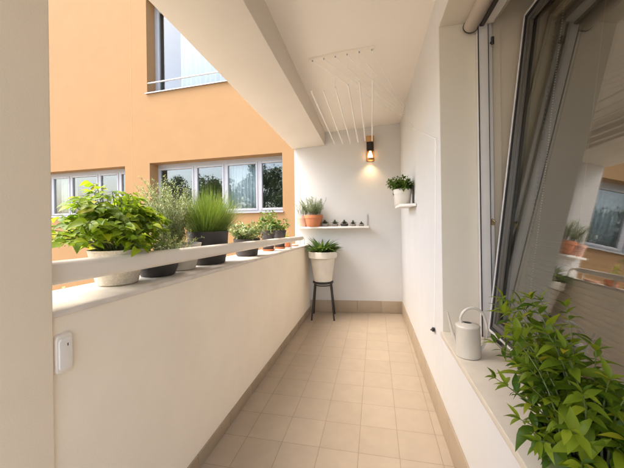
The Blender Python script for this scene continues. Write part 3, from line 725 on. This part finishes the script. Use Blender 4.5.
# watering can
wc = thing('watering_can', 'pale grey metal watering can on the window sill', 'watering can', (.430,1.575,SZ+.001), R(10))
mb = MB(); mb.lathe([(.054,0),(.058,.003),(.058,.006),(.0545,.139),(.056,.142),(.055,.146),(.049,.150),(.020,.159),(.020,.156),(.047,.147),(.052,.142),(.052,.01)], n=40, close=False); mb.f.append(tuple(range(39,-1,-1))); mb.m.append(0)
mb.build('body', M['can'], wc, smooth=True, angle=50)
mb = MB(); mb.lathe([(.019,.156),(.012,.1562),(.001,.1563)], n=20, close=False); mb.build('filler_shade', M['trim'], wc)  # dark disc across the opening, shade of the hollow put in as colour
mb = MB(); mb.tube([(-.050,.01,.05),(-.066,.012,.10),(-.076,.014,.15),(-.088,.016,.205)], [.011,.008,.0055,.004], 12); mb.build('spout', M['can'], wc, smooth=True)
hp = [(-.030,0,.156)]
for k in range(13):
    a = R(168-150*k/12); hp.append((.022+.056*math.cos(a), -.012*k/12, .168+.062*math.sin(a)))
hp += [(.083,-.013,.158),(.086,-.014,.125),(.082,-.013,.09),(.072,-.011,.055),(.061,-.009,.034),(.053,-.008,.026)]
mb = MB(); mb.tube(hp, .0062, 10); mb.build('handle', M['can'], wc, smooth=True)

# window plant in the foreground
def fgplant(lf, st, z):
    tops = []
    for k in range(48):
        a = rnd(0,6.283); q = rnd(0,1)**.5
        base = (.08*q*math.cos(a), .085*q*math.sin(a), z-.004)
        tx = .15*math.cos(a)*(.3+.7*q)+rnd(-.03,.03)-.02; ty = .23*math.sin(a)*(.3+.7*q)+rnd(-.04,.04)+.06
        tx = max(-.15 if ty < .13 else -.09, min(.10, tx)); h = rnd(.08,.28)+.08*(1-q)
        tops.append((base, tx, ty, min(h, max(.07, .33-2.1*max(0, tx+.035)))))
    tops += [((-.02,.05,z), -.065, .30, .275), ((-.03,.06,z), -.085, .26, .255), ((-.02,.06,z), -.03, .24, .26), ((0,.06,z), .0, .20, .30), ((.0,.02,z), .01, .10, .31), ((-.03,.04,z), -.08, .17, .22), ((-.04,.02,z), -.10, .10, .17), ((-.06,.04,z), -.15, .13, .09), ((-.05,.0,z), -.15, .05, .11), ((-.06,-.03,z),-.13,-.06,.05), ((-.07,.0,z),-.13,.03,.04), ((-.05,-.06,z),-.09,-.13,.05), ((-.06,-.02,z),-.11,-.02,.015), ((-.04,-.06,z),-.06,-.12,.02)]
    for base, tx, ty, h in tops:
        b0 = Vector(base); e = Vector((tx,ty,z+h)); md = b0.lerp(e,.5)+Vector((-(tx)*.25,-(ty)*.25,h*.16))
        pts = [b0.lerp(md,i/6).lerp(md.lerp(e,i/6),i/6) for i in range(7)]
        st.tube(pts, [.0027-.0003*i for i in range(7)], 6)
        n = int(5+h*20); ph = rnd(0,6.28)
        for i in range(n):
            t_ = .25+.75*i/n; p, d = along(pts, min(1,t_))
            for s_ in (0, math.pi):
                if rnd(0,1) < .12: continue
                ang = ph+i*1.57+s_+rnd(-.3,.3)
                u = d.orthogonal().normalized(); v = d.cross(u); o = u*math.cos(ang)+v*math.sin(ang)
                dd = (o+d*rnd(.35,.8)+UPV*rnd(-.25,.3)).normalized()
                L_ = rnd(.026,.064)*(1.12 if t_<.75 else .8)
                if p.x + dd.x*L_ > .13: continue
                lf.leaf(p, dd, UPV+d*.5+Vector((rnd(-.35,.35),rnd(-.35,.35),0)), L_, L_*rnd(.36,.50), rnd(.05,.65), rnd(.12,.45), 6, 'lance')
        p, d = along(pts, 1)
        for j in range(4):
            ang = j*1.6+ph; u = d.orthogonal().normalized(); v = d.cross(u)
            lf.leaf(p, d*.9+(u*math.cos(ang)+v*math.sin(ang))*.8, UPV+d*.3, rnd(.024,.05), rnd(.010,.018), .25, .3, 5, 'lance')
potted('potted_plant', 'lush leafy plant in a green pot on the window sill', (.480,.815,SZ+.001), pot_lathe([(.075,0),(.080,.006),(.098,.11),(.104,.11),(.106,.135)],.006,.03), M['greenpot'], .112, .095, fgplant, M['l_fg'], M['stem'])

# courtyard shrubs and the trees that the windows mirror
def shrub(name, label, loc, rx, rz, n, lm, L=.07, seed=1):
    random.seed(seed); t = thing(name, label, 'shrub', loc); lf, st = MB(), MB()
    for k in range(14):
        a = rnd(0,6.28); st.tube([(0,0,0),(rx*.4*math.cos(a),rx*.4*math.sin(a),rz*.5),(rx*.8*math.cos(a),rx*.8*math.sin(a),rz*rnd(.6,.95))],[.02,.012,.005],5)
    for k in range(n):
        a = rnd(0,6.28); q = rnd(0,1)**.4; e = math.asin(rnd(0,1)); p = Vector((rx*q*math.cos(a)*math.cos(e), rx*q*math.sin(a)*math.cos(e), rz*(.12+.9*q*math.sin(e))))
        p *= (1+.12*math.sin(a*5)+.1*math.sin(e*9+a*3))
        lf.leaf(p, Vector((math.cos(a),math.sin(a),rnd(-.4,.8))), Vector((rnd(-1,1),rnd(-1,1),1)), L*rnd(.7,1.3), L*rnd(.4,.6), .2,.2,3,'ovate')
    st.build('stems', M['wood'], t, smooth=True); lf.build('foliage', lm, t, smooth=True, angle=80)
shrub('shrub', 'pale green shrub in the courtyard seen under the handrail beside the pillar', (-5.3,3.6,-1), 1.0, 1.05, 2600, M['l_pale'], .09, 3)
def tree(loc, h, r, seed):
    random.seed(seed)
    t = thing('tree', 'leafy green tree mirrored in the panes of the orange building', 'tree', loc, 0, 'courtyard trees mirrored in the windows'); lf, st = MB(), MB()
    st.tube([(0,0,0),(.05,.02,h*.3),(0,.05,h*.6),(0,0,h*.85)], [.2,.15,.09,.03], 10)
    cl = []
    for k in range(34):
        a = rnd(0,6.28); e = rnd(-.5,1.4); q = rnd(.45,1)
        c = Vector((r*q*math.cos(a)*math.cos(e), r*q*math.sin(a)*math.cos(e), h*.62+h*.36*q*math.sin(e))); cl.append((c, rnd(.5,.95)))
        if k%2==0: st.tube([(0,.03,h*rnd(.3,.6)), c*.5+Vector((0,0,h*.25)), c], [.06,.04,.015], 6)
    for c, cr in cl:
        for k in range(330):
            v = Vector((rnd(-1,1),rnd(-1,1),rnd(-1,1)))
            if v.length > 1: continue
            lf.leaf(c+v*cr, Vector((rnd(-1,1),rnd(-1,1),rnd(-.8,.4))), UPV+v, rnd(.16,.30), rnd(.10,.18), .2,.2,2,'ovate')
    st.build('trunk', M['bark'], t, smooth=True); lf.build('crown', M['l_tree'], t, smooth=True, angle=80)
for i, (x, y, h, r) in enumerate(((-8.5,-9,7.2,2.3),(-13.0,-10.5,7.8,2.6),(-18,-10,6.8,2.4),(-24,-11,7.4,2.7))): tree((x,y,-1), h, r, 20+i)

# ------------------------------------------------------------------ light, sky, camera
SUN_EL, SUN_AZ = R(58), R(246)            # azimuth measured from +Y clockwise: behind and to the left
sd = Vector((math.sin(SUN_AZ)*math.cos(SUN_EL), math.cos(SUN_AZ)*math.cos(SUN_EL), math.sin(SUN_EL)))
S = bpy.data.lights.new('sun', 'SUN'); S.energy = .5; S.angle = R(40); S.color = (1,.94,.85)
so = bpy.data.objects.new('sun', S); COL.objects.link(so); so.rotation_euler = sd.to_track_quat('Z','Y').to_euler(); so.location = (-5,-5,12)
w = bpy.data.worlds.new('World'); scn.world = w; w.use_nodes = True; nt = w.node_tree; nt.nodes.clear()
o = N(nt,'ShaderNodeOutputWorld'); bg = N(nt,'ShaderNodeBackground'); sky = N(nt,'ShaderNodeTexSky', sky_type='NISHITA')
sky.sun_disc = False; sky.sun_elevation = SUN_EL; sky.sun_rotation = SUN_AZ; sky.air_density = 1.0; sky.dust_density = 4.0; sky.ozone_density = .6
bg.inputs[1].default_value = .15
nt.links.new(sky.outputs[0], bg.inputs[0]); nt.links.new(bg.outputs[0], o.inputs[0])

cam = bpy.data.cameras.new('camera'); co = bpy.data.objects.new('camera', cam); COL.objects.link(co)
YAW, ROLL = R(11.9), R(.8)
f = Vector((-math.sin(YAW), math.cos(YAW), 0)); r_ = Vector((math.cos(YAW), math.sin(YAW), 0)); u_ = Vector((0,0,1))
c_, s_ = math.cos(ROLL), math.sin(ROLL)
rr = r_*c_ - u_*s_; uu = r_*s_ + u_*c_
m4 = Matrix(((rr.x,uu.x,-f.x,0),(rr.y,uu.y,-f.y,0),(rr.z,uu.z,-f.z,1.25),(0,0,0,1)))
co.matrix_world = m4
cam.sensor_width = 36; cam.lens = 300/624*36; cam.shift_y = -(234-221.5)/624; cam.clip_start = .02; cam.clip_end = 2000
scn.camera = co
scn.view_settings.view_transform = 'Standard'; scn.view_settings.look = 'None'; scn.view_settings.gamma = 1
scn.view_settings.use_curve_mapping = False; scn.view_settings.exposure = 2.67
scn.render.engine = 'CYCLES'
scn.cycles.use_denoising = True
scn.cycles.max_bounces = 14; scn.cycles.diffuse_bounces = 8; scn.cycles.glossy_bounces = 6; scn.cycles.transparent_max_bounces = 24
scn.cycles.sample_clamp_indirect = 8
